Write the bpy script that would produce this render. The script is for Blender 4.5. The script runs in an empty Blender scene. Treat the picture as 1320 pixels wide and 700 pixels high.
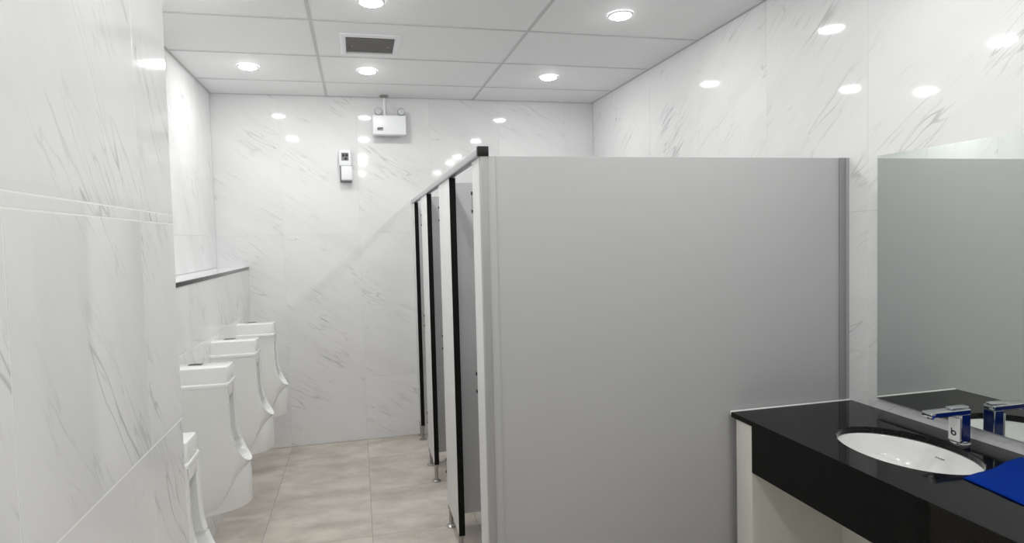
import bpy, bmesh, math, random
from mathutils import Vector, Matrix

random.seed(4)
scene = bpy.context.scene
COL = scene.collection

# ------------------------------------------------------------------ camera
FPX, YAW, PITCH, ROLL, CAM_H, PPX, PPY = 735.622, 12.194, -2.359, -1.512, 1.646, 621.04, 338.45
_y, _p, _r = (math.radians(a) for a in (YAW, PITCH, ROLL))
_f = Vector((math.sin(_y) * math.cos(_p), math.cos(_y) * math.cos(_p), math.sin(_p)))
_rt = Vector((math.cos(_y), -math.sin(_y), 0))
_up = _rt.cross(_f)
_r2 = _rt * math.cos(_r) + _up * math.sin(_r)
_u2 = _up * math.cos(_r) - _rt * math.sin(_r)
cam_data = bpy.data.cameras.new('camera')
cam_data.sensor_fit = 'HORIZONTAL'
cam_data.sensor_width = 36.0
cam_data.lens = FPX / 1320 * 36
cam_data.shift_x = (660 - PPX) / 1320
cam_data.shift_y = (PPY - 350) / 1320
cam_data.clip_start = 0.02
cam = bpy.data.objects.new('camera', cam_data)
cam.matrix_world = Matrix(((_r2.x, _u2.x, -_f.x, 0), (_r2.y, _u2.y, -_f.y, 0),
                           (_r2.z, _u2.z, -_f.z, CAM_H), (0, 0, 0, 1)))
COL.objects.link(cam)
scene.camera = cam

# ------------------------------------------------------------------ world, exposure
world = bpy.data.worlds.new('world')
scene.world = world
world.use_nodes = True
world.node_tree.nodes['Background'].inputs[0].default_value = (0.02, 0.02, 0.02, 1)
world.node_tree.nodes['Background'].inputs[1].default_value = 1.0
vs = scene.view_settings
vs.view_transform = 'Standard'
vs.look = 'None'
vs.gamma = 1.0
vs.use_curve_mapping = False
vs.exposure = 0.0
scene.cycles.diffuse_bounces = 8
scene.cycles.max_bounces = 14
LAMP_STRENGTH = 166.0          # emission of every downlight lens
LAMP_RADIUS = 0.055

# ------------------------------------------------------------------ room dimensions
XR, XL, YB, YF, ZC = 2.087, -1.084, 4.807, -2.2, 2.829      # right, far left, back, front, ceiling
XN, YN = -0.555, 1.925                                      # near left wall: face and corner
XLEDGE, ZLEDGE = -0.855, 1.474                              # half-height wall carrying the urinals
XP, YP, ZP = 0.458, 2.095, 1.955                            # cubicle front, end panel, top
ZCT, XCT, YCT = 0.90, 1.492, 2.075                          # wash counter top, front edge, far end


# ------------------------------------------------------------------ helpers: materials
def lin(r, g, b):
    f = lambda c: (c / 255) / 12.92 if c / 255 <= 0.04045 else ((c / 255 + 0.055) / 1.055) ** 2.4
    return (f(r), f(g), f(b), 1.0)


def new_mat(name):
    m = bpy.data.materials.new(name)
    m.use_nodes = True
    return m, m.node_tree, m.node_tree.nodes['Principled BSDF']


def plain(name, col, rough=0.5, metal=0.0, bump=0.0, bump_scale=200.0, mottle=0.0, spec=0.5, coat=0.0):
    m, nt, b = new_mat(name)
    b.inputs['Base Color'].default_value = col
    b.inputs['Roughness'].default_value = rough
    b.inputs['Metallic'].default_value = metal
    b.inputs['Specular IOR Level'].default_value = spec
    b.inputs['Coat Weight'].default_value = coat
    tc = nt.nodes.new('ShaderNodeTexCoord')
    nz = nt.nodes.new('ShaderNodeTexNoise')
    nz.inputs['Scale'].default_value = bump_scale
    nz.inputs['Detail'].default_value = 4
    nt.links.new(tc.outputs['Object'], nz.inputs['Vector'])
    if mottle:
        mx = nt.nodes.new('ShaderNodeMix')
        mx.data_type = 'RGBA'
        mx.inputs['A'].default_value = tuple(c * (1 - mottle) for c in col[:3]) + (1,)
        mx.inputs['B'].default_value = tuple(min(1, c * (1 + mottle)) for c in col[:3]) + (1,)
        nt.links.new(nz.outputs['Fac'], mx.inputs['Factor'])
        nt.links.new(mx.outputs['Result'], b.inputs['Base Color'])
    if bump:
        bp = nt.nodes.new('ShaderNodeBump')
        bp.inputs['Strength'].default_value = bump
        bp.inputs['Distance'].default_value = 0.002
        nt.links.new(nz.outputs['Fac'], bp.inputs['Height'])
        nt.links.new(bp.outputs['Normal'], b.inputs['Normal'])
    return m


def marble(name, angle, base, vein, amount=1.0):
    """polished white porcelain with thin grey veins; angle = vein direction in the tile plane"""
    m, nt, b = new_mat(name)
    N, L = nt.nodes, nt.links
    tc = N.new('ShaderNodeTexCoord')
    oi = N.new('ShaderNodeObjectInfo')
    sc = N.new('ShaderNodeVectorMath'); sc.operation = 'SCALE'
    sc.inputs[0].default_value = (37.0, 61.0, 17.0)
    L.new(oi.outputs['Random'], sc.inputs['Scale'])
    ad = N.new('ShaderNodeVectorMath'); ad.operation = 'ADD'
    L.new(tc.outputs['Object'], ad.inputs[0]); L.new(sc.outputs[0], ad.inputs[1])
    # slow wobble so that the veins are not straight
    wob = N.new('ShaderNodeTexNoise'); wob.inputs['Scale'].default_value = 3.0; wob.inputs['Detail'].default_value = 3
    L.new(ad.outputs[0], wob.inputs['Vector'])
    wv = N.new('ShaderNodeVectorMath'); wv.operation = 'MULTIPLY_ADD'
    wv.inputs[1].default_value = (0.06, 0.06, 0.0)
    L.new(wob.outputs['Color'], wv.inputs[0]); L.new(ad.outputs[0], wv.inputs[2])
    mp = N.new('ShaderNodeMapping'); mp.vector_type = 'TEXTURE'
    mp.inputs['Rotation'].default_value = (0, 0, angle)
    L.new(wv.outputs[0], mp.inputs['Vector'])

    def vein_layer(sx, sy, width, detail):
        st = N.new('ShaderNodeVectorMath'); st.operation = 'MULTIPLY'
        st.inputs[1].default_value = (sx, sy, 1.0)
        L.new(mp.outputs[0], st.inputs[0])
        n = N.new('ShaderNodeTexNoise'); n.inputs['Scale'].default_value = 1.0
        n.inputs['Detail'].default_value = detail; n.inputs['Roughness'].default_value = 0.55
        L.new(st.outputs[0], n.inputs['Vector'])
        s = N.new('ShaderNodeMath'); s.operation = 'SUBTRACT'; s.inputs[1].default_value = 0.5
        L.new(n.outputs['Fac'], s.inputs[0])
        a = N.new('ShaderNodeMath'); a.operation = 'ABSOLUTE'; L.new(s.outputs[0], a.inputs[0])
        r = N.new('ShaderNodeMapRange'); r.interpolation_type = 'SMOOTHSTEP'
        r.inputs['From Min'].default_value = 0.0; r.inputs['From Max'].default_value = width
        r.inputs['To Min'].default_value = 1.0; r.inputs['To Max'].default_value = 0.0
        L.new(a.outputs[0], r.inputs['Value'])
        return r

    v1 = vein_layer(0.6, 4.6, 0.008, 3)
    v2 = vein_layer(1.5, 12.0, 0.020, 3)
    gate = N.new('ShaderNodeTexNoise'); gate.inputs['Scale'].default_value = 3.2; gate.inputs['Detail'].default_value = 2
    L.new(ad.outputs[0], gate.inputs['Vector'])
    gr = N.new('ShaderNodeMapRange'); gr.interpolation_type = 'SMOOTHSTEP'
    gr.inputs['From Min'].default_value = 0.42; gr.inputs['From Max'].default_value = 0.72
    L.new(gate.outputs['Fac'], gr.inputs['Value'])
    m1 = N.new('ShaderNodeMath'); m1.operation = 'MULTIPLY'
    L.new(v1.outputs[0], m1.inputs[0]); L.new(gr.outputs[0], m1.inputs[1])
    m2 = N.new('ShaderNodeMath'); m2.operation = 'MULTIPLY'
    L.new(v2.outputs[0], m2.inputs[0]); L.new(gr.outputs[0], m2.inputs[1])
    m2b = N.new('ShaderNodeMath'); m2b.operation = 'MULTIPLY'; m2b.inputs[1].default_value = 0.5
    L.new(m2.outputs[0], m2b.inputs[0])
    # soft clouds beside the veins
    cl = N.new('ShaderNodeVectorMath'); cl.operation = 'MULTIPLY'; cl.inputs[1].default_value = (1.0, 5.0, 1.0)
    L.new(mp.outputs[0], cl.inputs[0])
    cn = N.new('ShaderNodeTexNoise'); cn.inputs['Scale'].default_value = 1.0; cn.inputs['Detail'].default_value = 5
    L.new(cl.outputs[0], cn.inputs['Vector'])
    cr = N.new('ShaderNodeMapRange'); cr.inputs['From Min'].default_value = 0.45; cr.inputs['From Max'].default_value = 0.8
    cr.inputs['To Max'].default_value = 0.22
    L.new(cn.outputs['Fac'], cr.inputs['Value'])
    s1 = N.new('ShaderNodeMath'); s1.operation = 'MAXIMUM'
    L.new(m1.outputs[0], s1.inputs[0]); L.new(m2b.outputs[0], s1.inputs[1])
    s2 = N.new('ShaderNodeMath'); s2.operation = 'ADD'; s2.use_clamp = True
    L.new(s1.outputs[0], s2.inputs[0]); L.new(cr.outputs[0], s2.inputs[1])
    s3 = N.new('ShaderNodeMath'); s3.operation = 'MULTIPLY'; s3.inputs[1].default_value = amount
    L.new(s2.outputs[0], s3.inputs[0])
    mx = N.new('ShaderNodeMix'); mx.data_type = 'RGBA'
    mx.inputs['A'].default_value = base; mx.inputs['B'].default_value = vein
    L.new(s3.outputs[0], mx.inputs['Factor'])
    L.new(mx.outputs['Result'], b.inputs['Base Color'])
    b.inputs['Roughness'].default_value = 0.06
    b.inputs['Specular IOR Level'].default_value = 0.45
    return m


def stone_floor(name):
    m, nt, b = new_mat(name)
    N, L = nt.nodes, nt.links
    tc = N.new('ShaderNodeTexCoord'); oi = N.new('ShaderNodeObjectInfo')
    sc = N.new('ShaderNodeVectorMath'); sc.operation = 'SCALE'; sc.inputs[0].default_value = (23.0, 41.0, 0.0)
    L.new(oi.outputs['Random'], sc.inputs['Scale'])
    ad = N.new('ShaderNodeVectorMath'); ad.operation = 'ADD'
    L.new(tc.outputs['Object'], ad.inputs[0]); L.new(sc.outputs[0], ad.inputs[1])
    st = N.new('ShaderNodeVectorMath'); st.operation = 'MULTIPLY'; st.inputs[1].default_value = (3.5, 6.0, 1.0)
    L.new(ad.outputs[0], st.inputs[0])
    n1 = N.new('ShaderNodeTexNoise'); n1.inputs['Scale'].default_value = 1.0; n1.inputs['Detail'].default_value = 7
    n1.inputs['Roughness'].default_value = 0.62
    L.new(st.outputs[0], n1.inputs['Vector'])
    cr = N.new('ShaderNodeValToRGB')
    cr.color_ramp.elements[0].position = 0.30; cr.color_ramp.elements[0].color = lin(178, 171, 161)
    cr.color_ramp.elements[1].position = 0.70; cr.color_ramp.elements[1].color = lin(219, 213, 204)
    L.new(n1.outputs['Fac'], cr.inputs['Fac'])
    L.new(cr.outputs['Color'], b.inputs['Base Color'])
    b.inputs['Roughness'].default_value = 0.42
    b.inputs['Specular IOR Level'].default_value = 0.3
    return m


def granite(name):
    m, nt, b = new_mat(name)
    N, L = nt.nodes, nt.links
    tc = N.new('ShaderNodeTexCoord')
    n1 = N.new('ShaderNodeTexNoise'); n1.inputs['Scale'].default_value = 260; n1.inputs['Detail'].default_value = 3
    L.new(tc.outputs['Object'], n1.inputs['Vector'])
    cr = N.new('ShaderNodeValToRGB')
    cr.color_ramp.elements[0].position = 0.45; cr.color_ramp.elements[0].color = (0.003, 0.003, 0.003, 1)
    cr.color_ramp.elements[1].position = 0.8; cr.color_ramp.elements[1].color = (0.012, 0.012, 0.012, 1)
    L.new(n1.outputs['Fac'], cr.inputs['Fac']); L.new(cr.outputs['Color'], b.inputs['Base Color'])
    b.inputs['Roughness'].default_value = 0.05
    b.inputs['Specular IOR Level'].default_value = 0.2
    return m


WHITE_TILE = lin(236, 237, 238)
VEIN = lin(170, 171, 174)
M = {}
M['marble_back'] = marble('marble_back', math.radians(-33), WHITE_TILE, VEIN, 0.6)
M['marble_right'] = marble('marble_right', math.radians(38), WHITE_TILE, VEIN, 0.65)
M['marble_left'] = marble('marble_left', math.radians(-58), WHITE_TILE, VEIN, 0.75)
M['grout'] = plain('grout', lin(222, 223, 223), 0.8)
M['floor_tile'] = stone_floor('floor_tile')
M['floor_grout'] = plain('floor_grout', lin(150, 143, 133), 0.9)
M['ceiling_panel'] = plain('ceiling_panel', lin(244, 245, 246), 0.75, bump=0.15, bump_scale=180)
M['grid_bar'] = plain('grid_bar', lin(205, 206, 207), 0.5)
M['ceiling_core'] = plain('ceiling_core', lin(120, 120, 120), 0.9)
M['laminate'] = plain('laminate', lin(191, 192, 194), 0.42, bump=0.12, bump_scale=600, spec=0.3)
M['laminate_pale'] = plain('laminate_pale', lin(226, 227, 227), 0.42, bump=0.12, bump_scale=600, spec=0.3)
M['aluminium'] = plain('aluminium', lin(196, 197, 198), 0.32, metal=0.85)
M['aluminium_dull'] = plain('aluminium_dull', lin(176, 177, 178), 0.5, metal=0.3)
M['channel_grey'] = plain('channel_grey', lin(150, 151, 153), 0.5, metal=0.2)
M['rubber'] = plain('rubber', (0.004, 0.004, 0.004, 1), 0.6, spec=0.2)
M['black_plastic'] = plain('black_plastic', (0.006, 0.006, 0.006, 1), 0.4)
M['chrome'] = plain('chrome', lin(226, 228, 230), 0.08, metal=1.0)
M['steel'] = plain('steel', lin(170, 168, 164), 0.3, metal=1.0)
M['ceramic'] = plain('ceramic', lin(240, 241, 240), 0.1, spec=0.5)
M['drain_dark'] = plain('drain_dark', (0.03, 0.03, 0.03, 1), 0.4)
M['granite'] = granite('granite')
M['caulk'] = plain('caulk', lin(245, 245, 243), 0.6)
M['stub_paint'] = plain('stub_paint', lin(222, 221, 214), 0.5, mottle=0.04, bump_scale=12)
M['mirror'] = plain('mirror', (0.82, 0.865, 0.835, 1), 0.0, metal=1.0)
M['mirror_edge'] = plain('mirror_edge', lin(120, 140, 130), 0.2)
M['white_plastic'] = plain('white_plastic', lin(238, 240, 243), 0.35)
M['grey_plastic'] = plain('grey_plastic', lin(120, 122, 124), 0.4)
M['vent_dark'] = plain('vent_dark', lin(112, 110, 107), 0.7)
M['vent_slat'] = plain('vent_slat', lin(140, 138, 136), 0.5)
M['blue_film'] = plain('blue_film', (0.003, 0.016, 0.13, 1), 0.12)
M['paper'] = plain('paper', lin(240, 240, 240), 0.6)
M['ink'] = plain('ink', lin(40, 40, 46), 0.6)
M['ink_pale'] = plain('ink_pale', lin(150, 152, 155), 0.6)
M['clear_plastic'] = plain('clear_plastic', lin(200, 203, 206), 0.12)


def cloth_mat():
    m, nt, b = new_mat('blue_cloth')
    N, L = nt.nodes, nt.links
    tc = N.new('ShaderNodeTexCoord')
    n = N.new('ShaderNodeTexNoise'); n.inputs['Scale'].default_value = 420; n.inputs['Detail'].default_value = 2
    L.new(tc.outputs['Object'], n.inputs['Vector'])
    cr = N.new('ShaderNodeValToRGB')
    cr.color_ramp.elements[0].position = 0.3; cr.color_ramp.elements[0].color = (0.0, 0.018, 0.19, 1)
    cr.color_ramp.elements[1].position = 0.7; cr.color_ramp.elements[1].color = (0.0, 0.035, 0.32, 1)
    L.new(n.outputs['Fac'], cr.inputs['Fac']); L.new(cr.outputs['Color'], b.inputs['Base Color'])
    bp = N.new('ShaderNodeBump'); bp.inputs['Strength'].default_value = 0.5; bp.inputs['Distance'].default_value = 0.002
    L.new(n.outputs['Fac'], bp.inputs['Height']); L.new(bp.outputs['Normal'], b.inputs['Normal'])
    b.inputs['Roughness'].default_value = 0.9
    b.inputs['Specular IOR Level'].default_value = 0.1
    return m


def lamp_mat():
    m, nt, b = new_mat('lamp_lens')
    nt.nodes.remove(b)
    e = nt.nodes.new('ShaderNodeEmission')
    e.inputs['Color'].default_value = (1.0, 0.985, 0.955, 1)
    e.inputs['Strength'].default_value = LAMP_STRENGTH
    nt.links.new(e.outputs[0], nt.nodes['Material Output'].inputs['Surface'])
    return m


M['blue_cloth'] = cloth_mat()
M['lamp_lens'] = lamp_mat()


# ------------------------------------------------------------------ helpers: meshes and objects
def link_mesh(name, me, mat, parent=None, loc=(0, 0, 0)):
    if mat is not None and not me.materials:
        me.materials.append(M[mat])
    o = bpy.data.objects.new(name, me)
    COL.objects.link(o)
    o.parent = parent
    o.location = loc
    return o


def obj(name, bm, mat, parent=None, loc=(0, 0, 0), smooth=False):
    bmesh.ops.recalc_face_normals(bm, faces=bm.faces)
    me = bpy.data.meshes.new(name)
    bm.to_mesh(me)
    bm.free()
    if smooth:
        me.shade_smooth()
        if smooth != 'full':
            me.set_sharp_from_angle(angle=math.radians(40))
    return link_mesh(name, me, mat, parent, loc)


def add_box(bm, x0, x1, y0, y1, z0, z1, bevel=0.0, seg=2):
    vs_ = [bm.verts.new((x, y, z)) for x in (x0, x1) for y in (y0, y1) for z in (z0, z1)]
    idx = [(0, 1, 3, 2), (4, 6, 7, 5), (0, 4, 5, 1), (2, 3, 7, 6), (0, 2, 6, 4), (1, 5, 7, 3)]
    fs = [bm.faces.new([vs_[i] for i in f]) for f in idx]
    if bevel:
        es = list({e for f in fs for e in f.edges})
        bmesh.ops.bevel(bm, geom=es, offset=bevel, segments=seg, affect='EDGES', profile=0.5)
    return fs


def box(name, mat, parent, x0, x1, y0, y1, z0, z1, bevel=0.0, seg=2, loc=(0, 0, 0)):
    bm = bmesh.new()
    add_box(bm, x0, x1, y0, y1, z0, z1, bevel, seg)
    return obj(name, bm, mat, parent, loc, smooth=bool(bevel))


def add_lathe(bm, prof, c=(0, 0, 0), axis='Z', n=24, sx=1.0, sy=1.0, cap=True):
    """profile = list of (radius, height) revolved about an axis through c"""
    rings = []
    for r, h in prof:
        ring = []
        for k in range(n):
            a = 2 * math.pi * k / n
            u, v = r * math.cos(a) * sx, r * math.sin(a) * sy
            p = {'Z': (u, v, h), 'Y': (u, h, v), 'X': (h, u, v)}[axis]
            ring.append(bm.verts.new((c[0] + p[0], c[1] + p[1], c[2] + p[2])))
        rings.append(ring)
    for a, b in zip(rings, rings[1:]):
        for k in range(n):
            bm.faces.new((a[k], a[(k + 1) % n], b[(k + 1) % n], b[k]))
    if cap:
        bm.faces.new(rings[0])
        bm.faces.new(rings[-1])


def lathe(name, mat, parent, prof, c=(0, 0, 0), axis='Z', n=24, loc=(0, 0, 0), cap=True, sx=1.0, sy=1.0):
    bm = bmesh.new()
    add_lathe(bm, prof, c, axis, n, sx, sy, cap)
    return obj(name, bm, mat, parent, loc, smooth=True)


def loft(bm, rows, close=False):
    V = [[bm.verts.new(p) for p in r] for r in rows]
    for a, b in zip(V, V[1:]):
        n = len(a)
        for k in range(n if close else n - 1):
            bm.faces.new((a[k], a[(k + 1) % n], b[(k + 1) % n], b[k]))
    return V


def thing(name, label, cat, loc=(0, 0, 0), group=None, rotz=0.0):
    o = bpy.data.objects.new(name, None)
    o.empty_display_size = 0.1
    COL.objects.link(o)
    o.location = loc
    o.rotation_euler = (0, 0, rotz)
    return tag(o, label, cat, group)


def tag(o, label, cat, group=None):
    o['label'] = label
    o['category'] = cat
    if group:
        o['group'] = group
    return o


def struct(o, label=None, cat=None):
    o['kind'] = 'structure'
    if label:
        o['label'] = label
    if cat:
        o['category'] = cat
    return o


def copy_tree(o, parent=None):
    c = o.copy()
    COL.objects.link(c)
    c.parent = parent
    for ch in [x for x in COL.objects if x.parent == o]:
        copy_tree(ch, c)
    return c


# ------------------------------------------------------------------ tiles
_tile_cache = {}


def tile_mesh(w, h, mat, ch=0.0012, t=0.008):
    key = (round(w, 4), round(h, 4), mat)
    if key not in _tile_cache:
        bm = bmesh.new()
        rows = []
        for (i, z) in ((0, -t), (0, -ch), (ch, 0.0)):
            rows.append([(-w / 2 + i, -h / 2 + i, z), (w / 2 - i, -h / 2 + i, z),
                         (w / 2 - i, h / 2 - i, z), (-w / 2 + i, h / 2 - i, z)])
        V = loft(bm, rows, close=True)
        bm.faces.new(V[-1])
        bmesh.ops.recalc_face_normals(bm, faces=bm.faces)
        me = bpy.data.meshes.new('tile')
        bm.to_mesh(me)
        bm.free()
        me.materials.append(M[mat])
        _tile_cache[key] = me
    return _tile_cache[key]


def cuts(a, b, start, step, minw=0.012):
    """joint positions between a and b on the lattice start + k*step"""
    out = [a]
    k = math.ceil((a - start) / step)
    while start + k * step < b - minw:
        p = start + k * step
        if p > a + minw:
            out.append(p)
        k += 1
    return out + [b]


def tiles(parent, mat, origin, udir, vdir, ucuts, vcuts, gap=0.002, name='tile', skip=None, ugap=None):
    ugap = gap if ugap is None else ugap
    u, v = Vector(udir), Vector(vdir)
    n = u.cross(v)
    rot = Matrix((u, v, n)).transposed().to_quaternion()
    o0 = Vector(origin)
    for u0, u1 in zip(ucuts, ucuts[1:]):
        for v0, v1 in zip(vcuts, vcuts[1:]):
            if skip and skip(u0, u1, v0, v1):
                continue
            me = tile_mesh(u1 - u0 - ugap, v1 - v0 - gap, mat)
            o = bpy.data.objects.new(name, me)
            COL.objects.link(o)
            o.parent = parent
            o.location = o0 + u * (u0 + u1) / 2 + v * (v0 + v1) / 2
            o.rotation_mode = 'QUATERNION'
            o.rotation_quaternion = rot


ZCUTS = [0.0, 0.52, 1.12, 1.72, ZC]
GR = 0.0012            # joints lie this far behind the tile faces

# ------------------------------------------------------------------ setting: floor
floor = struct(box('floor', 'floor_grout', None, XL - 0.1, XR + 0.1, YF - 0.1, YB + 0.1, -0.1, -GR), 'beige stone-look tiled floor of the washroom', 'floor')
tiles(floor, 'floor_tile', (0, 0, 0), (1, 0, 0), (0, 1, 0), cuts(XL, XR, 0.025, 0.6), cuts(YF, YB, 3.201, 0.6), gap=0.0022,
      skip=lambda u0, u1, v0, v1: (u1 < XN and v1 < YN) or u1 < XLEDGE)

# setting: walls
wb = struct(box('wall_back', 'grout', None, XL - 0.1, XR + 0.1, YB + GR, YB + 0.12, 0.0, ZC + 0.05), 'white marble-look tiled wall at the far end', 'wall')
tiles(wb, 'marble_back', (0, YB, 0), (1, 0, 0), (0, 0, 1), cuts(XL, XR, 0.02, 0.6), ZCUTS)
wr = struct(box('wall_right', 'grout', None, XR + GR, XR + 0.12, YF, YB, 0.0, ZC + 0.05), 'white marble-look tiled wall behind the mirror and cubicles', 'wall')
tiles(wr, 'marble_right', (XR, 0, 0), (0, -1, 0), (0, 0, 1), cuts(-YB, -YF, -1.994, 0.6), ZCUTS)
wl = struct(box('wall_left', 'grout', None, XL - 0.12, XL - GR, YN - 0.1, YB, 0.0, ZC + 0.05), 'white marble-look tiled wall above the urinal ledge', 'wall')
tiles(wl, 'marble_left', (XL, 0, 0), (0, 1, 0), (0, 0, 1), cuts(YN, YB, 3.766, 0.6), [ZLEDGE, 1.72, ZC])
# near left wall (its corner hides part of the urinal alcove)
bm = bmesh.new()
add_box(bm, XL - 0.12, XN - 0.0003, YF, YN - GR, 0.0, ZC + 0.05)
wn = struct(obj('wall_near', bm, 'caulk'), 'white marble-look tiled wall corner close to the camera', 'wall')
NZ = [0.0, 0.517, 1.112, 1.717, 1.745, ZC]
tiles(wn, 'marble_left', (XN, 0, 0), (0, 1, 0), (0, 0, 1), cuts(YF, YN, 1.657, 0.6), NZ, gap=0.0025, ugap=0.0003)
tiles(wn, 'marble_back', (0, YN, 0), (-1, 0, 0), (0, 0, 1), cuts(-XN, -XL, 1.5, 0.6), ZCUTS)
# wall behind the camera
wf = struct(box('wall_front', 'grout', None, XL - 0.1, XR + 0.1, YF - 0.12, YF - GR, 0.0, ZC + 0.05), 'white tiled wall behind the camera', 'wall')
tiles(wf, 'marble_back', (0, YF, 0), (-1, 0, 0), (0, 0, 1), cuts(-XR, -XN, 0.02, 0.6), ZCUTS)
# half-height wall that carries the urinals, with its granite capping
wh = struct(box('wall_ledge', 'grout', None, XL, XLEDGE - GR, YN, YB, 0.0, ZLEDGE - 0.021), 'half-height tiled wall that carries the urinals', 'wall')
tiles(wh, 'marble_left', (XLEDGE, 0, 0), (0, 1, 0), (0, 0, 1), cuts(YN, YB, 3.766, 0.6), cuts(0.0, ZLEDGE - 0.02, 1.12, 0.6))
tiles(wh, 'marble_back', (0, 0, ZLEDGE), (1, 0, 0), (0, 1, 0), [XL, XLEDGE - 0.014], cuts(YN, YB, 3.766, 0.6))
tr = struct(box('trim_1', 'granite', None, XLEDGE - 0.013, XLEDGE + 0.006, YN, YB, ZLEDGE - 0.020, ZLEDGE + 0.001, 0.002), 'dark edge trim along the urinal ledge', 'trim')

# setting: ceiling with lay-in panels
BX = [XL, -0.206, 0.994, XR]
BY = cuts(YF, YB, 3.184, 0.6)
ce = struct(box('ceiling', 'ceiling_core', None, XL - 0.1, XR + 0.1, YF - 0.1, YB + 0.1, ZC + 0.012, ZC + 0.12), 'white suspended panel ceiling with a metal grid', 'ceiling')
_pc = {}
for x0, x1 in zip(BX, BX[1:]):
    for y0, y1 in zip(BY, BY[1:]):
        if x1 < XN and y1 < YN - 0.3:
            continue
        k = (round(x1 - x0, 3), round(y1 - y0, 3))
        if k not in _pc:
            b_ = bmesh.new()
            add_box(b_, -k[0] / 2 + 0.006, k[0] / 2 - 0.006, -k[1] / 2 + 0.006, k[1] / 2 - 0.006, 0.0, 0.011)
            bmesh.ops.recalc_face_normals(b_, faces=b_.faces)
            me = bpy.data.meshes.new('panel'); b_.to_mesh(me); b_.free()
            _pc[k] = me
        link_mesh('panel', _pc[k], 'ceiling_panel', ce, ((x0 + x1) / 2, (y0 + y1) / 2, ZC))
for x in BX[1:-1]:
    box('grid_bar', 'grid_bar', ce, x - 0.010, x + 0.010, YF, YB, ZC - 0.002, ZC + 0.012)
for y in BY[1:-1]:
    xs = [-1.084 if y > YN else XN] + BX[1:-1] + [XR]
    for a, b_ in zip(xs, xs[1:]):
        box('grid_bar', 'grid_bar', ce, a + 0.010, b_ - 0.010, y - 0.009, y + 0.009, ZC - 0.0018, ZC + 0.012)
# wall angle around the room
box('wall_angle', 'grid_bar', ce, XL, XR, YB - 0.016, YB, ZC - 0.002, ZC + 0.012)
box('wall_angle', 'grid_bar', ce, XR - 0.016, XR, YF, YB - 0.016, ZC - 0.002, ZC + 0.012)
box('wall_angle', 'grid_bar', ce, XL, XL + 0.016, YN, YB - 0.016, ZC - 0.002, ZC + 0.012)
box('wall_angle', 'grid_bar', ce, XN, XN + 0.016, YF, YN, ZC - 0.002, ZC + 0.012)


# ------------------------------------------------------------------ downlights
def make_downlight(label, x, y):
    t = thing('ceiling_downlight', label, 'light', (x, y, ZC - 0.0025), 'recessed ceiling downlights')
    r = LAMP_RADIUS
    lathe('trim_ring', 'white_plastic', t, [(r, 0.0), (r + 0.014, 0.0), (r + 0.014, -0.003), (r + 0.008, -0.006),
                                            (r + 0.001, -0.006), (r, -0.003)], n=32, cap=False)
    bm = bmesh.new()
    add_lathe(bm, [(r - 0.0005, -0.0015), (r - 0.0005, -0.0065), (r * 0.9, -0.0095), (r * 0.6, -0.012), (r * 0.2, -0.013)], n=32)
    obj('lens', bm, 'lamp_lens', t, smooth=True)
    return t


lamp0 = make_downlight('lit round downlight in the far ceiling row near the left wall', -0.67, 4.06)
for x, y, lab in (
        (0.105, 4.06, 'lit round downlight between the air vent and the back wall'),
        (1.42, 4.06, 'lit round downlight in the far ceiling row above the cubicles'),
        (-0.67, 2.90, 'lit downlight cut off at the top edge, nearest the left wall corner'),
        (0.105, 2.90, 'lit downlight at the top edge of the photo above the air vent'),
        (1.42, 2.88, 'largest lit downlight, above the near cubicle panel'),
        (0.105, 1.58, 'lit round downlight above the camera, out of the frame'),
        (1.42, 1.58, 'lit round downlight above the wash basin, out of the frame'),
        (0.105, 0.94, 'lit round downlight just ahead of the camera, out of the frame'),
        (1.42, 0.94, 'lit round downlight above the wash counter, out of the frame'),
        (0.105, -0.40, 'lit round downlight behind the camera, out of the frame'),
        (1.42, -0.40, 'lit round downlight behind the camera by the right wall')):
    c = copy_tree(lamp0)
    c.location = (x, y, ZC - 0.0025)
    c['label'] = lab

# ------------------------------------------------------------------ air vent
v = thing('air_vent', 'square grey exhaust vent in the ceiling panel', 'vent', (0.112, 3.528, ZC))
bm = bmesh.new()
W, Wi = 0.172, 0.140
rows = []
for a, z in ((W, 0.0), (W, -0.006), (W - 0.01, -0.012), (Wi + 0.004, -0.012), (Wi, -0.006), (Wi, 0.0)):
    rows.append([(-a, -a, z), (a, -a, z), (a, a, z), (-a, a, z)])
loft(bm, rows, close=True)
obj('frame', bm, 'white_plastic', v)
box('grille_backing', 'vent_dark', v, -Wi, Wi, -Wi, Wi, -0.0025, 0.0)
for k in range(11):
    yy = -Wi + 0.0255 * k + 0.012
    box('slat', 'vent_slat', v, -Wi, Wi, yy - 0.004, yy + 0.004, -0.0065, -0.0025)
for sx in (-1, 1):
    lathe('screw', 'chrome', v, [(0.006, -0.0065), (0.006, -0.010), (0.003, -0.012)], c=(sx * 0.105, 0.01, 0), n=12)

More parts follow.
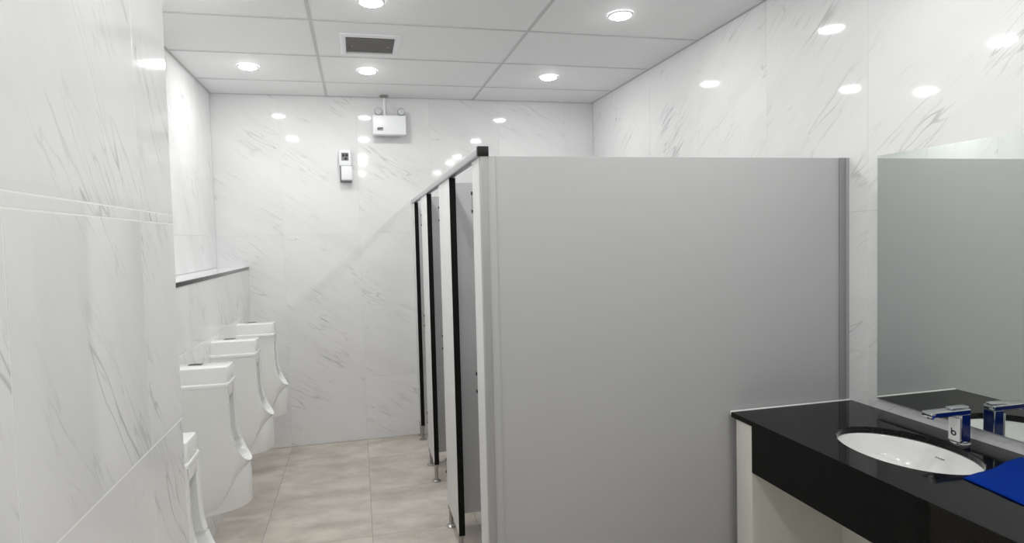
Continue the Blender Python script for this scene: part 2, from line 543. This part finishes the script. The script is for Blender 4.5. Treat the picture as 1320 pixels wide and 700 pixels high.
# ------------------------------------------------------------------ emergency light on the back wall
e = thing('emergency_light', 'white twin-head emergency light box hung below the ceiling', 'emergency light', (0.283, YB, 2.585))
box('housing', 'white_plastic', e, -0.134, 0.134, -0.115, -0.045, -0.078, 0.078, 0.008, 3)
box('back_box', 'grey_plastic', e, -0.115, 0.115, -0.045, -0.004, -0.068, 0.06, 0.004)
st = lathe('hanger_pole', 'white_plastic', e, [(0.011, 0.07), (0.011, 0.240)], c=(-0.035, -0.075, 0), n=14)
lathe('ceiling_rose', 'steel', st, [(0.035, 0.240), (0.035, 0.232), (0.018, 0.222)], c=(-0.035, -0.075, 0), n=18)
for sx in (-0.085, 0.098):
    h = lathe('lamp_head', 'grey_plastic', e, [(0.012, -0.02), (0.024, -0.032), (0.03, -0.055), (0.031, -0.075), (0.028, -0.078)],
              c=(sx, -0.02, 0.112), axis='Y', n=18)
    lathe('lamp_lens', 'clear_plastic', h, [(0.027, -0.078), (0.014, -0.083)], c=(sx, -0.02, 0.112), axis='Y', n=18)
    lathe('swivel', 'grey_plastic', h, [(0.008, 0.072), (0.008, 0.09)], c=(sx, -0.072, 0.0), n=10)
lb = box('status_label', 'ink_pale', e, -0.098, -0.052, -0.1162, -0.1150, -0.046, -0.020)
for k in range(3):
    box('indicator', 'ink', lb, -0.094 + k * 0.014, -0.085 + k * 0.014, -0.1168, -0.1162, -0.038 + 0.003 * k, -0.028 + 0.003 * k)

# ------------------------------------------------------------------ air freshener dispenser
d = thing('air_freshener_dispenser', 'white air freshener dispenser with dark dots on the back wall', 'dispenser', (-0.075, YB, 2.265))
box('back_plate', 'grey_plastic', d, -0.046, 0.046, -0.012, 0.0, -0.13, 0.126, 0.003)
box('cover', 'white_plastic', d, -0.05, 0.046, -0.062, -0.012, 0.0, 0.126, 0.01, 3)
box('lower_cover', 'white_plastic', d, -0.036, 0.052, -0.07, -0.012, -0.118, -0.002, 0.01, 3)
pn = box('sensor_window', 'grey_plastic', d, -0.03, 0.026, -0.0632, -0.062, 0.04, 0.104)
for px, pz, r in ((-0.014, 0.083, 0.011), (0.012, 0.083, 0.011), (0.004, 0.056, 0.011)):
    lathe('sensor_dot', 'ink', pn, [(r, -0.0632), (r * 0.8, -0.0655)], c=(px, 0, pz), axis='Y', n=14)
box('nozzle', 'grey_plastic', d, -0.03, 0.046, -0.066, -0.012, -0.126, -0.118)
box('side_button', 'clear_plastic', d, 0.046, 0.058, -0.05, -0.03, -0.02, 0.004, 0.003)


# ------------------------------------------------------------------ toilet cubicles
cub = thing('toilet_cubicle_row', 'row of grey laminate toilet cubicles along the right wall', 'toilet cubicle', (XP, YP, 0.0))
PX0, PY0 = XP, YP


def cbox(name, mat, parent, x0, x1, y0, y1, z0, z1, bevel=0.0, seg=2):
    return box(name, mat, parent, x0 - PX0, x1 - PX0, y0 - PY0, y1 - PY0, z0, z1, bevel, seg)


PT = 0.028
ZB = 0.125
ep = cbox('end_panel', 'laminate', cub, XP + 0.002, XR - 0.001, YP, YP + 0.018, ZB, ZP, 0.0015)
cbox('edge_channel', 'aluminium_dull', ep, XP - 0.002, XP + 0.026, YP - 0.008, YP + 0.024, ZB, ZP, 0.002)
cbox('edge_channel', 'laminate', ep, XP + 0.026, XP + 0.056, YP - 0.004, YP, ZB, ZP, 0.001)
cbox('wall_channel', 'channel_grey', ep, XR - 0.046, XR - 0.014, YP - 0.006, YP, ZB, ZP, 0.001)
cbox('wall_channel', 'aluminium_dull', ep, XR - 0.014, XR - 0.001, YP - 0.009, YP + 0.02, ZB, ZP, 0.001)
for yd in (3.035, 3.975):
    dv = cbox('divider_panel', 'laminate', cub, XP + PT, XR - 0.001, yd - 0.009, yd + 0.009, 0.145, ZP - 0.005, 0.0015)
    cbox('wall_channel', 'aluminium_dull', dv, XR - 0.03, XR - 0.001, yd - 0.014, yd - 0.009, 0.145, ZP - 0.005)
pil = ((YP + 0.0245, 2.262, True), (2.842, 3.227, False), (3.80, 4.15, False), (4.645, YB - 0.002, False))


def foot(parent, x, y):
    bm = bmesh.new()
    add_lathe(bm, [(0.03, 0.0), (0.03, 0.004), (0.014, 0.012), (0.012, 0.02), (0.012, ZB - 0.02), (0.017, ZB - 0.018), (0.017, ZB)],
              c=(x - PX0, y - PY0, 0.0005), n=14)
    return obj('foot', bm, 'steel', parent, smooth=True)


for i, (y0, y1, first) in enumerate(pil):
    p = cbox('pilaster', 'laminate_pale', cub, XP, XP + PT, y0, y1, ZB, ZP, 0.0015)
    if not first:
        cbox('rubber_strip', 'rubber', p, XP - 0.001, XP + PT + 0.002, y0 - 0.008, y0 + 0.0, ZB, ZP)
    foot(p, XP + PT / 2, y0 + 0.03)
    foot(p, XP + PT / 2, y1 - 0.03)
hr = cbox('headrail', 'aluminium', cub, XP - 0.011, XP + 0.028, YP + 0.012, YB - 0.001, ZP + 0.001, ZP + 0.034, 0.007, 3)
cbox('end_cap', 'black_plastic', hr, XP - 0.013, XP + 0.030, YP - 0.012, YP + 0.012, ZP - 0.001, ZP + 0.036, 0.003)
# doors folded back into each cubicle
for yh, wd in ((2.262, 0.575), (3.227, 0.565), (4.15, 0.485)):
    dr = cbox('door', 'laminate', cub, XP + PT + 0.012, XP + PT + 0.012 + wd, yh - 0.024, yh - 0.004, 0.15, ZP - 0.015, 0.0015)
    for hz in (1.795, 1.06, 0.34):
        hg = lathe('hinge', 'steel', dr, [(0.007, hz - 0.045), (0.007, hz + 0.045)], c=(XP + 0.004 - PX0, yh + 0.009 - PY0, 0), n=12)
        for s in (-1, 1):
            lathe('hinge_pin', 'black_plastic', hg, [(0.009, hz + s * 0.036 - 0.006), (0.009, hz + s * 0.036 + 0.006)],
                  c=(XP + 0.004 - PX0, yh + 0.009 - PY0, 0), n=12)
    kx = XP + PT + 0.012 + wd - 0.06
    lathe('latch_knob', 'chrome', dr, [(0.018, 0.0), (0.018, 0.012), (0.01, 0.022)], c=(kx - PX0, yh - 0.004 - PY0, 1.0), axis='Y', n=16)


# ------------------------------------------------------------------ urinals
def catmull(pts, n):
    out = []
    P = [pts[0]] + list(pts) + [pts[-1]]
    for i in range(1, len(P) - 2):
        p0, p1, p2, p3 = (Vector(q) for q in P[i - 1:i + 3])
        for k in range(n):
            t = k / n
            out.append(0.5 * ((2 * p1) + (p2 - p0) * t + (2 * p0 - 5 * p1 + 4 * p2 - p3) * t * t + (3 * p1 - p0 - 3 * p2 + p3) * t ** 3))
    out.append(Vector(pts[-1]))
    return out


def make_urinal(label, loc):
    ZO = 0.36
    t = thing('urinal', label, 'urinal', loc, 'wall-hung urinals on the tiled ledge')
    rim_h = [(.245, -.082, 1.0), (.247, -.082, .92), (.249, -.082, .83), (.256, -.081, .76), (.270, -.077, .71),
             (.292, -.066, .665), (.312, -.046, .638), (.322, -.022, .628), (.325, 0, .626)]
    fla_h = [(.243, -.085, 1.0), (.244, -.085, .92), (.246, -.085, .83), (.250, -.085, .72), (.252, -.084, .62),
             (.235, -.081, .53), (.195, -.071, .455), (.150, -.045, .395), (.130, 0, .380)]
    bak_h = [(0, -.088, 1.0), (0, -.088, .92), (0, -.088, .83), (0, -.088, .72), (0, -.088, .60),
             (0, -.087, .48), (0, -.077, .405), (0, -.045, .368), (0, 0, .360)]
    inn_h = [(.050, -.044, 1.0), (.050, -.044, .92), (.050, -.044, .83), (.055, -.044, .76), (.070, -.042, .70),
             (.095, -.038, .655), (.120, -.028, .62), (.135, -.015, .605), (.140, 0, .60)]

    def full(h):
        a = catmull(h, 4)
        return a + [Vector((q.x, -q.y, q.z)) for q in reversed(a[:-1])]
    rim, fla, bak, inn = full(rim_h), full(fla_h), full(bak_h), full(inn_h)
    n = len(rim)
    rows = []
    for i in range(n):
        R, B, I = rim[i], bak[i], inn[i]
        F = fla[i]
        c = Vector((0.16, 0, R.z + 0.08))
        inward = Vector((0, -R.y, 0)) if R.z > 0.72 else (c - R)
        inward = inward.normalized() if inward.length > 1e-6 else Vector((0, 0, 1))
        th = 0.016 + 0.018 * min(1.0, max(0.0, (R.z - 0.64) / 0.08))
        row = [B, B.lerp(F, 0.33), B.lerp(F, 0.66), F, F.lerp(R, 0.5)]
        row += [R + Vector((-0.003, 0, 0)), R + inward * 0.004 + Vector((0.003, 0, 0)), R + inward * (th * 0.7) + Vector((0.003, 0, 0)),
                R + inward * th + Vector((-0.003, 0, 0))]
        Ri = R + inward * th
        for f in (0.33, 0.66, 1.0):
            row.append(Ri.lerp(I, f))
        row.append(Vector((0.045, 0, I.z * 0.6 + 0.4 * max(0.66, I.z))))
        rows.append([(q.x, q.y, q.z - ZO) for q in row])
    bm = bmesh.new()
    loft(bm, rows)
    add_box(bm, 0.205, 0.2465, -0.081, 0.081, 0.945 - ZO, 1.0 - ZO, 0.003)
    obj('shell', bm, 'ceramic', t, smooth=True)
    # flat top plate with a rounded front, raised flush block on it
    def plate(name, hw, d1, z0, z1, r):
        b2 = bmesh.new()
        out = [(0.0, -hw)]
        for k in range(7):
            a = math.pi / 2 * k / 6
            out.append((d1 - r + r * math.sin(a), -hw + r - r * math.cos(a)))
        for k in range(7):
            a = math.pi / 2 * k / 6
            out.append((d1 - r + r * math.cos(a), hw - r + r * math.sin(a)))
        out.append((0.0, hw))
        e_ = 0.005
        def ins(o, s):
            return [(max(0, x - s) if x > 0 else 0.0, y * (1 - s / hw)) for x, y in o]
        rr = [[(x, y, z0 - ZO) for x, y in out], [(x, y, z1 - e_ - ZO) for x, y in out],
              [(x, y, z1 - e_ * 0.3 - ZO) for x, y in ins(out, e_ * 0.3)], [(x, y, z1 - ZO) for x, y in ins(out, e_)]]
        V = loft(b2, rr, close=True)
        b2.faces.new(V[0]); b2.faces.new(V[-1])
        return obj(name, b2, 'ceramic', t, smooth=True)
    plate('top_plate', 0.090, 0.252, 1.0, 1.016, 0.02)
    fb = plate('flush_block', 0.066, 0.248, 1.016, 1.088, 0.012)
    box('sensor_slot', 'drain_dark', fb, 0.055, 0.115, 0.026, 0.058, 1.0882 - ZO, 1.0892 - ZO)
    # straight trap cover below the lip
    b3 = bmesh.new()
    hw, d1 = 0.062, 0.322
    out = [(0.0, -hw)]
    for k in range(13):
        a = math.pi * k / 12 - math.pi / 2
        out.append((d1 - 0.075 + 0.075 * math.cos(a), hw * math.sin(a)))
    out.append((0.0, hw))
    def zbot(x):
        return 0.368 + 0.060 * (x / d1) - ZO
    V = loft(b3, [[(x * .985, y * .97, zbot(x)) for x, y in out], [(x, y, zbot(x) + 0.008) for x, y in out],
                  [(x, y, 0.46 + 0.13 * x / d1 - ZO) for x, y in out], [(x * (0.985), y * 0.85, 0.48 + 0.142 * x / d1 - ZO) for x, y in out]], close=True)
    b3.faces.new(V[0]); b3.faces.new(V[-1])
    obj('trap_cover', b3, 'ceramic', t, smooth=True)
    lathe('drain', 'steel', t, [(0.022, 0.612 - ZO), (0.022, 0.622 - ZO), (0.012, 0.624 - ZO)], c=(0.17, 0, 0), n=16)
    return t


u0 = make_urinal('lower-mounted white urinal half hidden by the near wall corner', (XLEDGE + 0.0005, 2.20, 0.235))
for y, lab in ((2.865, 'second white urinal from the wall corner, its lip foremost in full view'),
               (3.60, 'third white urinal from the wall corner'),
               (4.32, 'farthest white urinal, next to the back wall')):
    c = copy_tree(u0)
    c.location = (XLEDGE + 0.0005, y, 0.36)
    c['label'] = lab

# ------------------------------------------------------------------ wash counter
SX, SY, SAX, SAY = 1.79, 1.565, 0.172, 0.222                    # basin centre and semi-axes
YC0 = -0.55
ct = thing('wash_counter', 'black polished granite wash counter with a deep front apron', 'counter', (XCT, YCT, 0.0))


def ctb(name, mat, parent, x0, x1, y0, y1, z0, z1, bevel=0.0):
    return box(name, mat, parent, x0 - XCT, x1 - XCT, y0 - YCT, y1 - YCT, z0, z1, bevel)


bm = bmesh.new()
NS = 64
zt, zb = ZCT, ZCT - 0.020


def rim_pt(k, ins):
    a = 2 * math.pi * k / NS
    return (SX - XCT + (SAX + ins) * math.cos(a), SY - YCT + (SAY + ins) * math.sin(a))


def rect_pt(k):
    """point on a rectangle round the basin hit by the same angle"""
    a = 2 * math.pi * k / NS
    cx_, cy_ = math.cos(a), math.sin(a)
    x0, x1, y0, y1 = XCT, XR - 0.0015, SY - 0.45, YCT
    s = 1e9
    if cx_ > 1e-9: s = min(s, (x1 - SX) / cx_)
    if cx_ < -1e-9: s = min(s, (x0 - SX) / cx_)
    if cy_ > 1e-9: s = min(s, (y1 - SY) / cy_)
    if cy_ < -1e-9: s = min(s, (y0 - SY) / cy_)
    return (SX - XCT + s * cx_, SY - YCT + s * cy_)


outer = [rect_pt(k) for k in range(NS)]
for cx_, cy_ in ((XCT, YCT), (XR - 0.0015, YCT), (XCT, SY - 0.45), (XR - 0.0015, SY - 0.45)):
    j = min(range(NS), key=lambda k: (outer[k][0] - (cx_ - XCT)) ** 2 + (outer[k][1] - (cy_ - YCT)) ** 2)
    outer[j] = (cx_ - XCT, cy_ - YCT)
loft(bm, [[(x, y, zb) for x, y in outer], [(x, y, zt) for x, y in outer],
          [(*rim_pt(k, 0.003), zt) for k in range(NS)], [(*rim_pt(k, 0.0), zt - 0.003) for k in range(NS)],
          [(*rim_pt(k, 0.0), zb) for k in range(NS)], [(x, y, zb) for x, y in outer]], close=True)
bmesh.ops.remove_doubles(bm, verts=bm.verts, dist=1e-6)
add_box(bm, 0.0, XR - 0.0015 - XCT, YC0 - YCT, SY - 0.45 - YCT, zb, zt)
slab = obj('worktop', bm, 'granite', ct)
ctb('apron', 'granite', ct, XCT + 0.004, XCT + 0.024, YC0 + 0.13, 1.955, 0.692, zb - 0.0005, 0.0)
ctb('end_support', 'stub_paint', ct, XCT + 0.006, XR - 0.0015, 1.956, 2.052, 0.001, zb - 0.0005, 0.002)
ctb('end_support', 'stub_paint', ct, XCT + 0.006, XR - 0.0015, YC0 + 0.02, YC0 + 0.12, 0.001, zb - 0.0005, 0.002)
ctb('back_panel', 'stub_paint', ct, 1.919, 1.931, YC0 + 0.121, 1.9555, 0.02, 0.715, 0.001)
ctb('sealant_strip', 'caulk', ct, XCT + 0.002, XR - 0.002, YCT + 0.0005, YP - 0.0095, ZCT - 0.012, ZCT + 0.003, 0.002)

# basin
bs = thing('wash_basin', 'white oval undermount basin set into the black counter', 'sink', (SX, SY, ZCT - 0.16))
bm = bmesh.new()
prof = [(1.07, 0.1355), (1.01, 0.1355), (0.995, 0.130), (0.975, 0.110), (0.93, 0.075), (0.82, 0.040), (0.62, 0.018), (0.36, 0.008), (0.12, 0.004), (0.10, 0.003),
        (0.10, -0.004), (0.36, 0.0), (0.64, 0.010), (0.85, 0.032), (0.965, 0.07), (1.01, 0.108), (1.07, 0.128), (1.07, 0.1355)]
rows = [[(SAX * s * math.cos(2 * math.pi * k / 48), SAY * s * math.sin(2 * math.pi * k / 48), h) for k in range(48)] for s, h in prof]
loft(bm, rows, close=True)
obj('bowl', bm, 'ceramic', bs, smooth=True)
lathe('drain', 'chrome', bs, [(0.024, 0.004), (0.024, 0.0065), (0.019, 0.008)], n=20)
# faint printed mark on the basin wall (illegible in the photo)
bm = bmesh.new()
for k in range(4):
    y_ = -0.001 + k * 0.008
    add_box(bm, 0.1615, 0.1668, y_, y_ + 0.0045, 0.0985, 0.1025)
obj('printed_mark', bm, 'ink_pale', bs)

# ------------------------------------------------------------------ faucet
FX, FY = 2.005, 1.55
fa = thing('faucet', 'square chrome faucet with blue film behind the basin', 'faucet', (FX, FY, ZCT))
lathe('base_ring', 'chrome', fa, [(0.029, 0.0), (0.029, 0.003), (0.026, 0.006)], n=24)
box('body', 'chrome', fa, -0.019, 0.021, -0.019, 0.019, 0.006, 0.104, 0.003)
sp = box('spout', 'chrome', fa, -0.142, 0.021, -0.019, 0.019, 0.104, 0.122, 0.003)
box('blue_film', 'blue_film', sp, -0.128, 0.018, -0.0198, -0.0192, 0.106, 0.119)
box('blue_film', 'blue_film', sp, -0.110, -0.022, -0.017, 0.017, 0.1026, 0.1038)
lathe('aerator', 'chrome', sp, [(0.011, 0.1035), (0.011, 0.096), (0.008, 0.095)], c=(-0.124, 0, 0), n=16)
box('lever', 'chrome', fa, -0.05, 0.022, -0.012, 0.012, 0.1225, 0.130, 0.002)
bd = fa.children
box('blue_film', 'blue_film', fa, -0.016, 0.018, -0.0199, -0.0193, 0.012, 0.103)
box('blue_film', 'blue_film', fa, 0.0213, 0.0219, -0.015, 0.016, 0.012, 0.103)

# tag hanging on the faucet
tg = thing('paper_tag', 'small white paper tag with a dark mark hanging on the faucet', 'tag', (FX - 0.026, FY, ZCT + 0.012))
box('card', 'paper', tg, -0.0012, 0.0012, -0.019, 0.019, 0.0, 0.080)
bm = bmesh.new()
add_lathe(bm, [(0.0095, -0.0013), (0.0095, -0.0018), (0.0045, -0.0018), (0.0045, -0.0013)], c=(0, 0.001, 0.026), axis='X', n=18, cap=False)
add_box(bm, -0.0018, -0.0013, 0.0060, 0.0100, 0.026, 0.042)
obj('printed_mark', bm, 'ink', tg)

# ------------------------------------------------------------------ blue cloth on the counter
bm = bmesh.new()
NX, NY = 26, 30
P00, P10, P11, P01 = Vector((1.722, 1.322, 0)), Vector((2.056, 1.398, 0)), Vector((2.062, 0.98, 0)), Vector((1.69, 0.95, 0))
top, bot = [], []
rnd = random.Random(7)
for i in range(NX + 1):
    a, b_ = [], []
    for j in range(NY + 1):
        s, t_ = i / NX, j / NY
        p = P00.lerp(P10, s).lerp(P01.lerp(P11, s), t_)
        p.x += 0.003 * math.sin(7 * t_ + 1) * (1 - s)
        p.y += 0.003 * math.sin(9 * s + .5) * (1 - t_)
        edge = min(s, 1 - s, t_, 1 - t_)
        zz = 0.002 + 0.004 * min(1, edge / 0.10) ** 0.5 + 0.0012 * math.sin(11 * s + 6 * t_) + 0.0009 * math.sin(23 * t_ - 9 * s) + 0.0006 * rnd.random()
        a.append((p.x, p.y, ZCT + 0.001 + max(0.0015, zz)))
        b_.append((p.x, p.y, ZCT + 0.001))
    top.append(a); bot.append(b_)
V1 = loft(bm, top); V2 = loft(bm, bot)
def bridge(a, b_):
    for k in range(len(a) - 1):
        bm.faces.new((a[k], a[k + 1], b_[k + 1], b_[k]))
bridge(V1[0], V2[0]); bridge(V1[-1], V2[-1])
bridge([r[0] for r in V1], [r[0] for r in V2]); bridge([r[-1] for r in V1], [r[-1] for r in V2])
tag(obj('blue_cloth', bm, 'blue_cloth', smooth='full'), 'bright blue cloth lying on the black counter by the basin', 'cloth')

# ------------------------------------------------------------------ mirror
mi = thing('wall_mirror', 'large frameless mirror on the right wall above the counter', 'mirror', (XR, 1.94, 0.945))
box('glass', 'mirror', mi, -0.0095, -0.0055, -1.9, 0.0, 0.0, 0.997)
box('backing_board', 'mirror_edge', mi, -0.0055, -0.0008, -1.898, -0.002, 0.002, 0.995)
